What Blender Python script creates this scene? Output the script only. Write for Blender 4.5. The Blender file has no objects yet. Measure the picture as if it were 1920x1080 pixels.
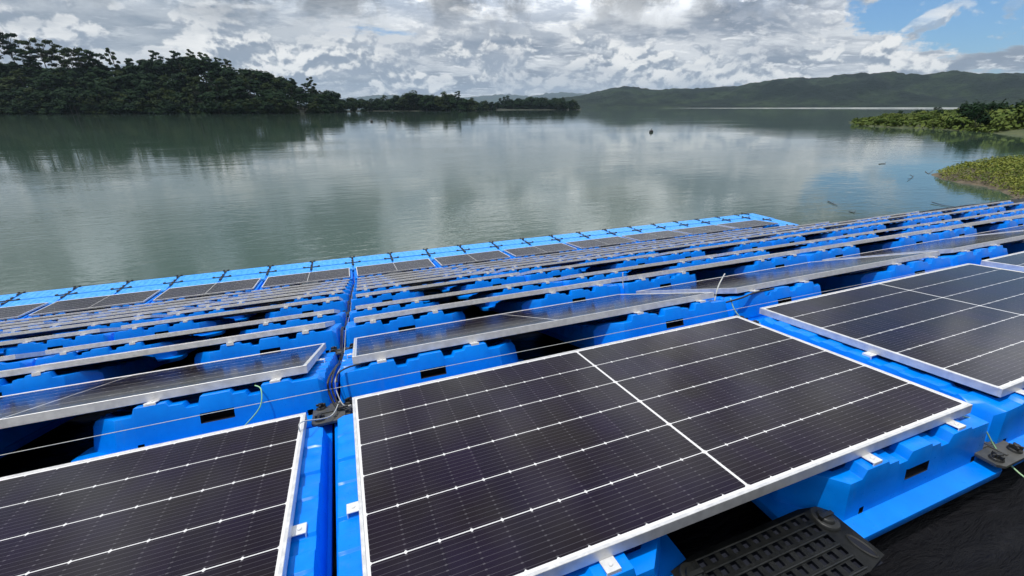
import bpy, bmesh, math, random
import numpy as np
from mathutils import Vector, Matrix, noise
R = math.radians
random.seed(7)
C = bpy.context.scene.collection
W, DP, TH = 2.278, 1.134, 0.038
# ---------------------------------------------------------------- camera
F, YAW, PITCH = 825.8, R(20.146), R(22.35)
CAM = Vector((0.0937, -0.6644, 1.0895))
cam = bpy.data.cameras.new('camera'); cam.lens = 36*F/1920; cam.sensor_width = 36
cam.clip_start = 0.02; cam.clip_end = 60000
co = bpy.data.objects.new('camera', cam); C.objects.link(co)
co.location = CAM; co.rotation_euler = (R(90)-PITCH, 0, -YAW)
sc = bpy.context.scene; sc.camera = co
FW = Vector((math.sin(YAW)*math.cos(PITCH), math.cos(YAW)*math.cos(PITCH), -math.sin(PITCH)))
RT = Vector((math.cos(YAW), -math.sin(YAW), 0)); UP = RT.cross(FW)
WZ = -3.75                                        # water level
def ray(u, v): return FW + RT*((u-960)/F) + UP*((540-v)/F)
def at(u, v, z=WZ):
    d = ray(u, v); return CAM + d*((z-CAM.z)/d.z)
def px(p):
    d = Vector(p)-CAM; zc = d.dot(FW)
    if zc < 0.05: return None
    return 960+F*d.dot(RT)/zc, 540-F*d.dot(UP)/zc
def seen(pts, m=120):
    for p in pts:
        q = px(p)
        if q and -m < q[0] < 1920+m and -m < q[1] < 1080+m: return True
    return False
# ---------------------------------------------------------------- helpers
def tag(o, label=None, cat=None, group=None, kind=None):
    if label: o['label'] = label
    if cat: o['category'] = cat
    if group: o['group'] = group
    if kind: o['kind'] = kind
    return o
def empty(name, M=None):
    o = bpy.data.objects.new(name, None); C.objects.link(o); o.empty_display_size = .1
    if M is not None: o.matrix_world = M
    return o
def mesh(name, verts, faces, mats=None, mi=None, smooth=None, uv=None):
    me = bpy.data.meshes.new(name); me.from_pydata([tuple(v) for v in verts], [], faces)
    for m in (mats or []): me.materials.append(m)
    if mi: me.polygons.foreach_set('material_index', mi)
    if smooth is not None:
        me.polygons.foreach_set('use_smooth', [True]*len(me.polygons))
        if smooth < 180: me.set_sharp_from_angle(angle=R(smooth))
    me.update(); return me
def link(name, me, parent=None, M=None):
    o = bpy.data.objects.new(name, me); C.objects.link(o)
    if parent is not None: o.parent = parent
    if M is not None: o.matrix_world = M if parent is None else M
    return o
class MB:
    def __init__(s): s.v=[]; s.f=[]; s.m=[]
    def box(s, a, b, m=0, tp=0.0):
        n=len(s.v); x0,y0,z0=a; x1,y1,z1=b
        s.v += [(x0,y0,z0),(x1,y0,z0),(x1,y1,z0),(x0,y1,z0),(x0+tp,y0+tp,z1),(x1-tp,y0+tp,z1),(x1-tp,y1-tp,z1),(x0+tp,y1-tp,z1)]
        for q in ((0,3,2,1),(4,5,6,7),(0,1,5,4),(1,2,6,5),(2,3,7,6),(3,0,4,7)): s.f.append(tuple(n+i for i in q)); s.m.append(m)
        return s
    def cyl(s, c, r, h, n=12, m=0, r2=None):
        k=len(s.v); r2=r if r2 is None else r2
        for i in range(n):
            a=2*math.pi*i/n; s.v.append((c[0]+r*math.cos(a),c[1]+r*math.sin(a),c[2])); 
        for i in range(n):
            a=2*math.pi*i/n; s.v.append((c[0]+r2*math.cos(a),c[1]+r2*math.sin(a),c[2]+h))
        for i in range(n): s.f.append((k+i,k+(i+1)%n,k+n+(i+1)%n,k+n+i)); s.m.append(m)
        s.f.append(tuple(range(k+n,k+2*n))); s.m.append(m); s.f.append(tuple(range(k+n-1,k-1,-1))); s.m.append(m)
        return s
    def tube(s, pts, r, n=6, m=0, r1=None):
        pts=[Vector(p) for p in pts]; k=len(s.v); N=len(pts)
        for i,p in enumerate(pts):
            t=(pts[min(i+1,N-1)]-pts[max(i-1,0)]).normalized()
            a=t.cross(Vector((0,0,1)) if abs(t.z)<.9 else Vector((1,0,0))).normalized(); b=t.cross(a)
            rr=r if r1 is None else r+(r1-r)*i/(N-1)
            for j in range(n):
                g=2*math.pi*j/n; s.v.append(tuple(p+a*rr*math.cos(g)+b*rr*math.sin(g)))
        for i in range(N-1):
            for j in range(n): s.f.append((k+i*n+j,k+i*n+(j+1)%n,k+(i+1)*n+(j+1)%n,k+(i+1)*n+j)); s.m.append(m)
        s.f.append(tuple(range(k+n-1,k-1,-1))); s.m.append(m)
        s.f.append(tuple(range(k+(N-1)*n,k+N*n))); s.m.append(m)
        return s
    def quad(s, c, a, b, m=0):
        k=len(s.v); c=Vector(c)
        s.v += [tuple(c-a-b),tuple(c+a-b),tuple(c+a+b),tuple(c-a+b)]; s.f.append((k,k+1,k+2,k+3)); s.m.append(m)
    def me(s, name, mats, smooth=None, bev=0, seg=2):
        me=mesh(name,s.v,s.f,mats,s.m,None)
        if bev:
            bm=bmesh.new(); bm.from_mesh(me); bmesh.ops.recalc_face_normals(bm,faces=bm.faces)
            es=[e for e in bm.edges if len(e.link_faces)==2 and e.calc_face_angle(0)>R(35)]
            bmesh.ops.bevel(bm,geom=es,offset=bev,segments=seg,affect='EDGES',profile=.6,clamp_overlap=True)
            bm.to_mesh(me); bm.free()
        if smooth is not None:
            me.polygons.foreach_set('use_smooth',[True]*len(me.polygons))
            if smooth<180: me.set_sharp_from_angle(angle=R(smooth))
        me.update(); return me
def smooth_path(pts, n=8):
    P=[Vector(p) for p in pts]; out=[]
    for i in range(len(P)-1):
        p0=P[max(i-1,0)];p1=P[i];p2=P[i+1];p3=P[min(i+2,len(P)-1)]
        for k in range(n):
            t=k/n; out.append(.5*((2*p1)+(p2-p0)*t+(2*p0-5*p1+4*p2-p3)*t*t+(-p0+3*p1-3*p2+p3)*t**3))
    out.append(P[-1]); return out
# ---------------------------------------------------------------- materials
class NT:
    def __init__(s, m): s.t=m.node_tree; s.n=s.t.nodes; s.l=s.t.links
    def new(s, typ, **k):
        n=s.n.new(typ)
        for a,b in k.items():
            if a.startswith('i_'):
                key=a[2:]; key=int(key) if key.isdigit() else key.replace('_',' ')
                if hasattr(b,'is_linked') or isinstance(b,bpy.types.NodeSocket): s.l.new(b,n.inputs[key])
                else: n.inputs[key].default_value=b
            else: setattr(n,a,b)
        return n
    def math(s, op, a, b=0.0, c=0.0, clamp=False):
        n=s.n.new('ShaderNodeMath'); n.operation=op; n.use_clamp=clamp
        for i,x in enumerate((a,b,c)):
            if isinstance(x,bpy.types.NodeSocket): s.l.new(x,n.inputs[i])
            else: n.inputs[i].default_value=x
        return n.outputs[0]
    def mix(s, f, a, b):
        n=s.n.new('ShaderNodeMix'); n.data_type='RGBA'
        for i,x in ((0,f),(6,a),(7,b)):
            if isinstance(x,bpy.types.NodeSocket): s.l.new(x,n.inputs[i])
            else: n.inputs[i].default_value=x if i==0 else (*x,1)[:4]
        return n.outputs[2]
    def ramp(s, f, stops):
        n=s.n.new('ShaderNodeMapRange'); n.interpolation_type='SMOOTHSTEP'
        s.l.new(f,n.inputs[0]); n.inputs[1].default_value=stops[0]; n.inputs[2].default_value=stops[1]
        n.inputs[3].default_value=stops[2] if len(stops)>2 else 0; n.inputs[4].default_value=stops[3] if len(stops)>2 else 1
        return n.outputs[0]
    def noise(s, vec, scale, detail=4, rough=.55, dist=0):
        n=s.new('ShaderNodeTexNoise'); n.inputs['Scale'].default_value=scale; n.inputs['Detail'].default_value=detail
        n.inputs['Roughness'].default_value=rough; n.inputs['Distortion'].default_value=dist
        if vec is not None: s.l.new(vec,n.inputs['Vector'])
        return n.outputs[0]
    def mapping(s, vec, sc=(1,1,1), loc=(0,0,0), rot=(0,0,0)):
        n=s.new('ShaderNodeMapping'); s.l.new(vec,n.inputs[0]); n.inputs[1].default_value=loc; n.inputs[2].default_value=rot; n.inputs[3].default_value=sc
        return n.outputs[0]
def mat(name, col=(.5,.5,.5), rough=.5, metal=0, spec=.5):
    m=bpy.data.materials.new(name); m.use_nodes=True; t=NT(m); b=t.n['Principled BSDF']
    b.inputs['Base Color'].default_value=(*col,1); b.inputs['Roughness'].default_value=rough; b.inputs['Metallic'].default_value=metal
    b.inputs['Specular IOR Level'].default_value=spec
    t.b=b; t.m=m; return t
def varied(name, c1, c2, scale, rough=.5, metal=0, bump=0, bscale=None, spec=.5, rv=0, det=5, coord='Object'):
    t=mat(name,c1,rough,metal,spec); tc=t.new('ShaderNodeTexCoord').outputs[coord]
    n=t.noise(tc,scale,det,.6); f=t.ramp(n,(.35,.65))
    t.l.new(t.mix(f,c1,c2),t.b.inputs['Base Color'])
    if rv: t.l.new(t.math('MULTIPLY_ADD',f,rv,rough),t.b.inputs['Roughness'])
    if bump:
        bn=t.new('ShaderNodeBump'); bn.inputs['Strength'].default_value=1; bn.inputs['Distance'].default_value=bump
        t.l.new(t.noise(tc,bscale or scale,det,.6),bn.inputs['Height']); t.l.new(bn.outputs[0],t.b.inputs['Normal'])
    return t.m
M={}
def mk():
    # blue polyethylene
    t=mat('blue_plastic',(.0,.17,.80),.28,0,.2); tc=t.new('ShaderNodeTexCoord').outputs['Object']
    oi=t.new('ShaderNodeObjectInfo').outputs['Random']
    n=t.noise(tc,9,6,.65); n2=t.noise(tc,60,4,.6)
    c=t.mix(t.ramp(n,(.3,.7)),(.0,.180,.76),(.0,.224,.86))
    c=t.mix(t.math('MULTIPLY',t.ramp(n2,(.66,.8)),.05),c,(.30,.42,.6))
    st=t.math('MULTIPLY',t.ramp(t.noise(t.mapping(tc,(3,3,.6)),7,6,.7),(.56,.70)),.13); c=t.mix(st,c,(.10,.22,.42))
    c=t.mix(t.math('MULTIPLY',oi,.18),c,(.0,.235,.86))
    t.l.new(c,t.b.inputs['Base Color']); t.l.new(t.math('MULTIPLY_ADD',n2,.10,.24),t.b.inputs['Roughness'])
    bn=t.new('ShaderNodeBump'); bn.inputs['Strength'].default_value=.35; bn.inputs['Distance'].default_value=.003
    t.l.new(t.noise(tc,7,3,.5),bn.inputs['Height']); t.l.new(bn.outputs[0],t.b.inputs['Normal'])
    M['blue']=t.m
    M['walk']=varied('pale_blue_plastic',(.02,.28,.84),(.06,.38,.90),6,.35,0,.002,30)
    M['hole']=mat('painted_hole_shade',(.002,.004,.012),.9).m  # near-black colour paints the shade inside slots, niches and holes
    M['alu']=varied('anodised_aluminium',(.62,.62,.63),(.72,.72,.72),25,.42,.55,.0003,200,rv=.15)
    M['clamp']=varied('clamp_aluminium',(.70,.71,.72),(.8,.8,.8),40,.35,.3)
    M['black']=varied('black_plastic',(.014,.015,.015),(.035,.035,.033),14,.42,0,.001,60,rv=.2)
    M['rubber']=varied('black_cable_sheath',(.012,.012,.013),(.03,.03,.03),30,.45)
    M['liner']=None
    M['grate']=varied('dark_grate_plastic',(.004,.005,.005),(.013,.014,.0135),20,.4,0,.001,60)
    M['pad']=varied('grey_black_plastic',(.05,.052,.05),(.085,.085,.08),14,.45,0,.001,60)
    M['whitecable']=varied('pale_wire_sheath',(.42,.45,.45),(.55,.56,.53),30,.4)
    M['green']=varied('green_earth_wire_sheath',(.25,.55,.30),(.45,.6,.35),10,.4)
    # ---- solar glass
    t=mat('solar_cells',(.02,.02,.03),.12,0,.16); tc=t.new('ShaderNodeTexCoord').outputs['Object']
    s=t.new('ShaderNodeSeparateXYZ'); t.l.new(tc,s.inputs[0]); X,Y=s.outputs[0],s.outputs[1]
    mg=.020; rp=(DP-2*mg)/6; cp=(W/2-mg-.006)/12
    def dist(v, pitch, off):   # distance to the nearest grid line
        a=t.math('SUBTRACT',v,off); a=t.math('DIVIDE',a,pitch); f=t.math('FRACT',t.math('ADD',a,.5)); 
        return t.math('MULTIPLY',t.math('ABSOLUTE',t.math('SUBTRACT',f,.5)),pitch)
    dr=dist(Y,rp,mg)
    xc=t.math('ABSOLUTE',t.math('SUBTRACT',X,W/2)); dc=dist(xc,cp,.006)
    lt=lambda a,b: t.math('LESS_THAN',a,b)
    row=lt(dr,.0017); cen=lt(xc,.0048); 
    dia=lt(t.math('ADD',dr,dc),.0068)
    edge=t.math('MAXIMUM',lt(Y,mg),t.math('GREATER_THAN',Y,DP-mg)); edge=t.math('MAXIMUM',edge,t.math('GREATER_THAN',xc,W/2-mg))
    white=t.math('MAXIMUM',t.math('MAXIMUM',row,cen),t.math('MAXIMUM',dia,edge))
    bb=dist(Y,rp/10,mg+rp/20); bbl=lt(bb,.0007)
    col=lt(dc,.0009); dot=t.math('MULTIPLY',lt(bb,.0022),lt(dc,.0035))
    n=t.noise(tc,3,3,.5); 
    cell=t.new('ShaderNodeTexWhiteNoise',noise_dimensions='2D')
    cx=t.math('FLOOR',t.math('DIVIDE',t.math('SUBTRACT',X,W/2),cp)); cy=t.math('FLOOR',t.math('DIVIDE',t.math('SUBTRACT',Y,mg),rp))
    cv=t.new('ShaderNodeCombineXYZ'); t.l.new(cx,cv.inputs[0]); t.l.new(cy,cv.inputs[1]); t.l.new(cv.outputs[0],cell.inputs[0])
    c=t.mix(cell.outputs[0],(.006,.003,.014),(.011,.006,.021))
    c=t.mix(t.ramp(n,(.3,.7)),c,(.011,.008,.010))
    c=t.mix(t.math('MULTIPLY',bbl,.24),c,(.20,.19,.22)); c=t.mix(t.math('MULTIPLY',col,.02),c,(.15,.15,.16))
    c=t.mix(t.math('MULTIPLY',dot,.13),c,(.34,.33,.36)); c=t.mix(white,c,(.66,.66,.67))
    dust=t.math('MULTIPLY',t.ramp(t.noise(tc,14,6,.7),(.45,.8)),.006); c=t.mix(dust,c,(.5,.46,.42))
    t.l.new(c,t.b.inputs['Base Color']); t.l.new(t.math('MULTIPLY_ADD',t.noise(tc,20,4,.6),.06,.11),t.b.inputs['Roughness'])
    bn=t.new('ShaderNodeBump'); bn.inputs['Strength'].default_value=.25; bn.inputs['Distance'].default_value=.001
    t.l.new(t.noise(tc,6,3,.5),bn.inputs['Height']); t.l.new(bn.outputs[0],t.b.inputs['Normal'])
    M['cells']=t.m
    # ---- liner / ramp
    t=mat('black_liner',(.012,.012,.014),.5,0,.18); tc=t.new('ShaderNodeTexCoord').outputs['Object']
    n=t.noise(t.mapping(tc,(1,3.2,1),rot=(0,0,R(25))),4,7,.65,.6); n2=t.noise(tc,25,6,.7)
    c=t.mix(t.ramp(n,(.52,.78)),(.0015,.0015,.003),(.012,.012,.016)); c=t.mix(t.math('MULTIPLY',t.ramp(n2,(.6,.75)),.5),c,(.026,.025,.025))
    t.l.new(c,t.b.inputs['Base Color']); bn=t.new('ShaderNodeBump'); bn.inputs['Strength'].default_value=1; bn.inputs['Distance'].default_value=.03
    t.l.new(n,bn.inputs['Height']); t.l.new(bn.outputs[0],t.b.inputs['Normal']); M['liner']=t.m
    # ---- water
    t=mat('lake_water',(.1,.14,.12),.02,0,.5); t.b.inputs['IOR'].default_value=1.45
    g=t.new('ShaderNodeNewGeometry').outputs['Position']
    mp=t.mapping(g,(1,2.6,1),rot=(0,0,R(-20)))
    h1=t.noise(mp,.9,3,.55,.3); h2=t.noise(mp,.16,3,.5,.4); h3=t.noise(mp,3.6,2,.5)
    patch=t.ramp(t.noise(t.mapping(g,(.5,1.4,1),rot=(0,0,R(-20))),.045,3,.5),(.40,.62))
    ln=t.new('ShaderNodeVectorMath'); ln.operation='LENGTH'; t.l.new(g,ln.inputs[0]); lively=t.ramp(ln.outputs['Value'],(12,100,1,.22))   # wavelets come off the moored array
    hh=t.math('MULTIPLY',t.math('MULTIPLY',h1,t.math('MULTIPLY_ADD',patch,.030,.012)),lively); hh=t.math('ADD',hh,t.math('MULTIPLY',h2,.024)); hh=t.math('ADD',hh,t.math('MULTIPLY',t.math('MULTIPLY',h3,patch),t.math('MULTIPLY',lively,.010)))
    bn=t.new('ShaderNodeBump'); bn.inputs['Strength'].default_value=.55; bn.inputs['Distance'].default_value=1
    t.l.new(hh,bn.inputs['Height']); t.l.new(bn.outputs[0],t.b.inputs['Normal'])
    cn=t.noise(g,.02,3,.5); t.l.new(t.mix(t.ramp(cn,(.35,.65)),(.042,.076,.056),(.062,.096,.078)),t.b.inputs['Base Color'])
    M['water']=t.m
    M['soil']=varied('forest_floor',(.012,.02,.012),(.03,.035,.02),.2,.9,coord='Object')
    M['mud']=varied('brown_mud',(.07,.055,.038),(.12,.095,.06),2,.8,0,.05,8,coord='Object')
    M['turf']=varied('green_bank_turf',(.035,.055,.016),(.075,.085,.03),.6,.9,0,.15,3,coord='Object')
    M['pale']=varied('pale_glint',(.26,.29,.29),(.36,.38,.37),.02,.8,coord='Object')
    M['bark']=varied('tree_bark',(.04,.037,.03),(.09,.085,.07),.6,.85,coord='Object')
    def leaf(name,a,b,tr=.25):
        t=mat(name,a,.7,0,.06); oi=t.new('ShaderNodeObjectInfo').outputs['Random']
        tc=t.new('ShaderNodeTexCoord').outputs['Object']; n=t.noise(tc,.35 if 'weed' not in name else 1.4,5,.7)
        f=t.math('MULTIPLY_ADD',oi,.55 if 'weed' not in name else .1,t.math('MULTIPLY',t.ramp(n,(.35,.65)),.45 if 'weed' not in name else .9))
        c=t.mix(f,a,b); t.l.new(c,t.b.inputs['Base Color']); return t.m
    M['leafA']=leaf('dark_canopy_leaves',(.008,.022,.010),(.018,.042,.016))
    M['leafB']=leaf('olive_canopy_leaves',(.018,.034,.012),(.042,.062,.020))
    M['leafC']=leaf('bush_leaves',(.040,.075,.014),(.13,.16,.038))
    M['leafD']=leaf('weed_leaves',(.05,.095,.018),(.26,.27,.06))
    t=mat('hill_forest',(.02,.035,.015),.95,0,.1); g=t.new('ShaderNodeNewGeometry').outputs['Position']
    n=t.noise(g,.004,6,.6); n2=t.noise(t.mapping(g,(1,1,2)),.035,6,.7); nq=t.noise(t.mapping(g,(1,1,1.5)),.012,5,.65); n3=t.noise(t.mapping(g,(1,1,1.5)),.0016,3,.5)
    c=t.mix(t.ramp(n,(.42,.60)),(.008,.018,.010),(.034,.058,.022)); c=t.mix(t.math('MULTIPLY',t.ramp(n2,(.45,.62)),.7),c,(.006,.013,.008)); c=t.mix(t.math('MULTIPLY',t.ramp(nq,(.5,.62)),.6),c,(.008,.018,.011))
    c=t.mix(t.math('MULTIPLY',t.ramp(t.noise(g,.006,4,.6),(.62,.72)),.30),c,(.07,.10,.05))
    t.l.new(c,t.b.inputs['Base Color']); bn=t.new('ShaderNodeBump'); bn.inputs['Strength'].default_value=1; bn.inputs['Distance'].default_value=45
    t.l.new(n2,bn.inputs['Height']); t.l.new(bn.outputs[0],t.b.inputs['Normal']); M['hill']=t.m
mk()
# ---------------------------------------------------------------- row geometry (a launching ramp running down into the lake)
G, G0, KY, XK, KZ, SG = .1943, .2053, .0016, -2.967, -.0004, .3101
PC = W+G
ROWS = [(0,0,-6.28,-.5),(1.3556,-.0461,-22.5,-17.5),(2.5707,-.3963,-24.4,-17.8),(3.7184,-.7909,-24.4,-17.6),(4.9311,-1.1466,-24,-17.2),
        (6.1286,-1.5211,-24,-17.8),(7.3126,-1.9159,-24,-18),(8.5035,-2.3079,-23.8,-17.8),(9.71,-2.70,-23,-17.4),(10.90,-3.075,-21,-15.5),(12.0908,-3.4259,-5.81,-1)]
COLS = [(-2,2),(-3,4),(-3,6),(-4,8),(-4,8),(-5,7),(-5,6),(-5,5),(-5,5),(-6,5),(-6,6)]
def rowpt(r, x, y=None, z=None, col=0):
    Y,Z = (ROWS[r][0],ROWS[r][1]) if r is not None else (y,z)
    X=x
    if r==0:
        t=R(.1058); X,Y=X*math.cos(t)-Y*math.sin(t),X*math.sin(t)+Y*math.cos(t); Z+=X*math.tan(R(.2632))
        if col>0: Z+=.0198
        if col<0: Z-=.0257
    Z+=X*math.tan(R(SG)); return Vector((X, Y+KY*(X-XK)**2, Z+KZ*(X-XK)**2))
def colx(c): return c*PC-((G0-G) if c<0 else 0)
def rowframe(r, c, slope):
    x0=colx(c); p0=rowpt(r,x0,col=c); p1=rowpt(r,x0+W,col=c); ax=(p1-p0).normalized()
    d=Vector((0,math.cos(R(slope)),math.sin(R(slope)))); ay=(d-ax*d.dot(ax)).normalized(); az=ax.cross(ay)
    return Matrix(((ax.x,ay.x,az.x,p0.x),(ax.y,ay.y,az.y,p0.y),(ax.z,ay.z,az.z,p0.z),(0,0,0,1)))
ORD=['front','second','third','fourth','fifth','sixth','seventh','eighth','ninth','tenth','last']
def colname(c):
    n=['first','second','third','fourth','fifth','sixth','seventh','eighth','ninth']
    return (n[c]+' column right of the cable seam') if c>=0 else (n[-c-1]+' column left of the cable seam')
# ---------------------------------------------------------------- solar panel meshes (origin: near top left corner, x along, y deep, z up)
def frame_mesh():
    b=MB(); w=.011
    for a,c in (((0,0,-TH),(W,w,0)),((0,DP-w,-TH),(W,DP,0)),((0,w,-TH),(w,DP-w,0)),((W-w,w,-TH),(W,DP-w,0))): b.box(a,c)
    for a,c in (((w,w,-TH),(W-w,.03,-TH+.002)),((w,DP-.03,-TH),(W-w,DP-w,-TH+.002))): b.box(a,c)
    return b.me('frame',[M['alu']],None,.0012,1)
def glass_mesh():
    w=.0111; b=MB().box((w,w,-.009),(W-w,DP-w,-.0025)); return b.me('glass',[M['cells']])
def clamp_mesh():
    b=MB(); b.box((-.022,-.040,-.004),(.022,.004,.0)).box((-.022,-.040,-.022),(.022,-.036,-.004)).box((-.022,.0005,0),(.022,.004,.012))
    b.cyl((0,-.02,0),.007,.004,8); return b.me('clamp',[M['clamp']],None,.0008,1)
ME_F,ME_G,ME_C=frame_mesh(),glass_mesh(),clamp_mesh()
# ---------------------------------------------------------------- blue float mesh (origin at the seam side, on the panel edge line)
PROF=[(.03,-.045),(.055,-.016),(.165,-.014),(.18,0),(.29,0),(.302,-.038),(.348,-.038),(.358,-.017),(.408,-.017),(.42,0),(.53,0),(.542,-.038),(.588,-.038),(.598,-.017),(.648,-.017),(.66,0),(.77,0),(.782,-.036),(.84,-.036),(.90,-.034),(.955,-.05),(.975,-.075)]
ZB=-.226
def float_mesh(mir):
    xs=sorted(set([p[0] for p in PROF]+[.10,.125,.41,.54,.745,.768]))
    def prof(x):
        for (a,za),(c,zc) in zip(PROF,PROF[1:]):
            if a<=x<=c: return za+(zc-za)*(x-a)/(c-a)
        return PROF[-1][1]
    ys=[-.045,-.012,.012,.032]
    y=.075
    k=0
    while y<.93:
        ys += [y,y+.010,y+.06,y+.068]; y+=.125 if k%2 else .15; k+=1
    ys=[v for v in ys if v<.95]+[.965]
    def yf(x):
        s=0
        if x>.84: s=(x-.84)/.135*.13
        if x<.055: s=(.055-x)/.025*.02
        return s
    def h(x,y):
        front=-.046+prof(x)
        deck=-.058-.088*max(y,0)
        k=0; yy=.075; st=0
        while yy<.93:
            if yy+.005<y<yy+.064: st=.011 if k%2==0 else .006
            yy+=.125 if k%2 else .15; k+=1
        deck-=st
        if x>.93: deck-=.012
        if .15<x<.93 and y<.88: deck-=.038
        if x>.80: deck-=.02
        if y<.02: return front
        return min(deck,front) if y<.04 else deck
    v=[];f=[];mi=[]
    def add(p): v.append(p); return len(v)-1
    nx,ny=len(xs),len(ys); g=[[None]*ny for _ in range(nx)]
    for i,x in enumerate(xs):
        for j,yy in enumerate(ys):
            s=yf(x)*max(0,1-(yy+.045)/.30)
            e=yf(x)*max(0,1-(.965-yy)/.30)*.8
            g[i][j]=add((x,yy+s-e,h(x,yy)))
    for i in range(nx-1):
        for j in range(ny-1): f.append((g[i][j],g[i+1][j],g[i+1][j+1],g[i][j+1])); mi.append(0)
    # base ring positions
    def base(x,y,sx):
        X=.018+(x-.03)*(.985-.018)/(.975-.03); Yb=-.062+(y+.045)*(.995+.062)/(.965+.045); return X,Yb
    # front wall, with a slot and two drain niches
    zl=[None,-.120,-.164,-.200,ZB]
    cols=[]
    for i,x in enumerate(xs):
        top=v[g[i][0]]; X,Yb=base(x,top[1],0); c=[g[i][0]]
        for z in zl[1:]:
            t=(top[2]-z)/(top[2]-ZB); c.append(add((x+(X-x)*t, top[1]+(Yb-top[1])*t, z)))
        cols.append(c)
    for i in range(nx-1):
        a,bx=xs[i],xs[i+1]
        for k in range(4):
            slot=(k==1 and a>=.409 and bx<=.541); ni=(k==3 and ((a>=.099 and bx<=.126) or (a>=.744 and bx<=.769)))
            q=(cols[i][k+1],cols[i+1][k+1],cols[i+1][k],cols[i][k])
            if not(slot or ni): f.append(q); mi.append(0)
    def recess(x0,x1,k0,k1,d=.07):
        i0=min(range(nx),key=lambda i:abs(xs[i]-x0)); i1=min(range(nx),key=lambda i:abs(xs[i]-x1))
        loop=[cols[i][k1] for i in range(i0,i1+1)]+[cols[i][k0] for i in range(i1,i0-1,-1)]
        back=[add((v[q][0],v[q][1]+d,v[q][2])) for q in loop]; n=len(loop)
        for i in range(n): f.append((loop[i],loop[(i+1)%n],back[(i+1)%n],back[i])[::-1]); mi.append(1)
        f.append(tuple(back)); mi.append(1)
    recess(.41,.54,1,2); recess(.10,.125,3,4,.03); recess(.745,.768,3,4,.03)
    # other three walls
    bl=[cols[i][4] for i in range(nx)]
    def wall(loop, first, last):
        bs=[first]
        for q in loop[1:-1]:
            X,Yb=base(v[q][0],v[q][1],0); bs.append(add((X,Yb,ZB)))
        bs.append(last if last is not None else add((*base(v[loop[-1]][0],v[loop[-1]][1],0),ZB)))
        for i in range(len(loop)-1): f.append((bs[i],bs[i+1],loop[i+1],loop[i])); mi.append(0)
        return bs
    right=[g[nx-1][j] for j in range(ny)]; r=wall(right,bl[-1],None)
    far=[g[i][ny-1] for i in range(nx-1,-1,-1)]; fr=wall(far,r[-1],None)
    left=[g[0][j] for j in range(ny-1,-1,-1)]; lf=wall(left,fr[-1],bl[0])
    # flange
    ring=bl+r[1:]+fr[1:]+lf[1:-1]
    def out(p,z,dx=0):
        X,Yb=p[0],p[1]; cx,cy=.5,.47
        X2=max(.004,min(1.045,X+(-.03 if X<.03 else .062 if X>.84 and (X>.97 or Yb<.2 or Yb>.8) else 0))) ; Y2=Yb+(-.062 if Yb<.1 else .085 if Yb>.86 else 0)
        if X>.97: X2=1.035 if Yb<.16 or Yb>.9 else .992
        if X<.03: X2=.006
        Y2=max(-.125,min(1.085,Y2))
        return (X2-dx*(0), Y2, z)
    o1=[add(out(v[q],ZB-.004)) for q in ring]; o2=[add(out(v[q],ZB-.036)) for q in ring]
    n=len(ring)
    for i in range(n):
        j=(i+1)%n
        f.append((ring[i],o1[i],o1[j],ring[j])); mi.append(0); f.append((o1[i],o2[i],o2[j],o1[j])); mi.append(0)
    f.append(tuple(o2[::-1])); mi.append(0)
    if mir: v=[(1.0-p[0]-1.0,p[1],p[2]) for p in v]; f=[q[::-1] for q in f]
    me=mesh('float_body',v,f,[M['blue'],M['hole']],mi)
    bm=bmesh.new(); bm.from_mesh(me); bmesh.ops.remove_doubles(bm,verts=bm.verts,dist=.0003)
    bmesh.ops.dissolve_degenerate(bm,dist=.0003,edges=bm.edges)
    es=[e for e in bm.edges if len(e.link_faces)==2 and e.calc_face_angle(0)>R(38) and e.link_faces[0].material_index==0 and e.link_faces[1].material_index==0]
    bmesh.ops.bevel(bm,geom=es,offset=.0042,segments=2,affect='EDGES',profile=.5,clamp_overlap=True)
    bm.to_mesh(me); bm.free()
    me.polygons.foreach_set('use_smooth',[True]*len(me.polygons)); me.set_sharp_from_angle(angle=R(50)); me.update(); return me
ME_FL,ME_FR=float_mesh(False),float_mesh(True)
def knob(b,x,y,z,s=1):
    b.cyl((x,y,z),.030*s,.012*s,12,0,.026*s); b.cyl((x,y,z+.012*s),.014*s,.022*s,8)
    for a in (0,1):
        if a: b.box((x-.026*s,y-.005*s,z+.012*s),(x+.026*s,y+.005*s,z+.030*s))
        else: b.box((x-.005*s,y-.026*s,z+.012*s),(x+.005*s,y+.026*s,z+.030*s))
def plate_mesh(w,d,t,ch=.02):
    b=MB(); x,y=w/2,d/2; P=[(-x+ch,-y),(x-ch,-y),(x,-y+ch),(x,y-ch),(x-ch,y),(-x+ch,y),(-x,y-ch),(-x,-y+ch)]
    b.v=[(*p,0) for p in P]+[(*p,t) for p in P]; b.f=[tuple(range(7,-1,-1)),tuple(range(8,16))]+[(i,(i+1)%8,8+(i+1)%8,8+i) for i in range(8)]; b.m=[0]*10
    b.box((-.008,-y+.03,t),(.008,y-.03,t+.006)); b.box((-x+.03,-.006,t),(-.01,.006,t+.006)); b.box((.01,-.006,t),(x-.03,.006,t+.006))
    return b.me('plate',[M['pad']],None,.003,2)
ME_PLATE=plate_mesh(.20,.185,.014); kb=MB(); knob(kb,0,0,0,.8); ME_KNOB=kb.me('knob',[M['black']],None,.0012,1)
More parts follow.
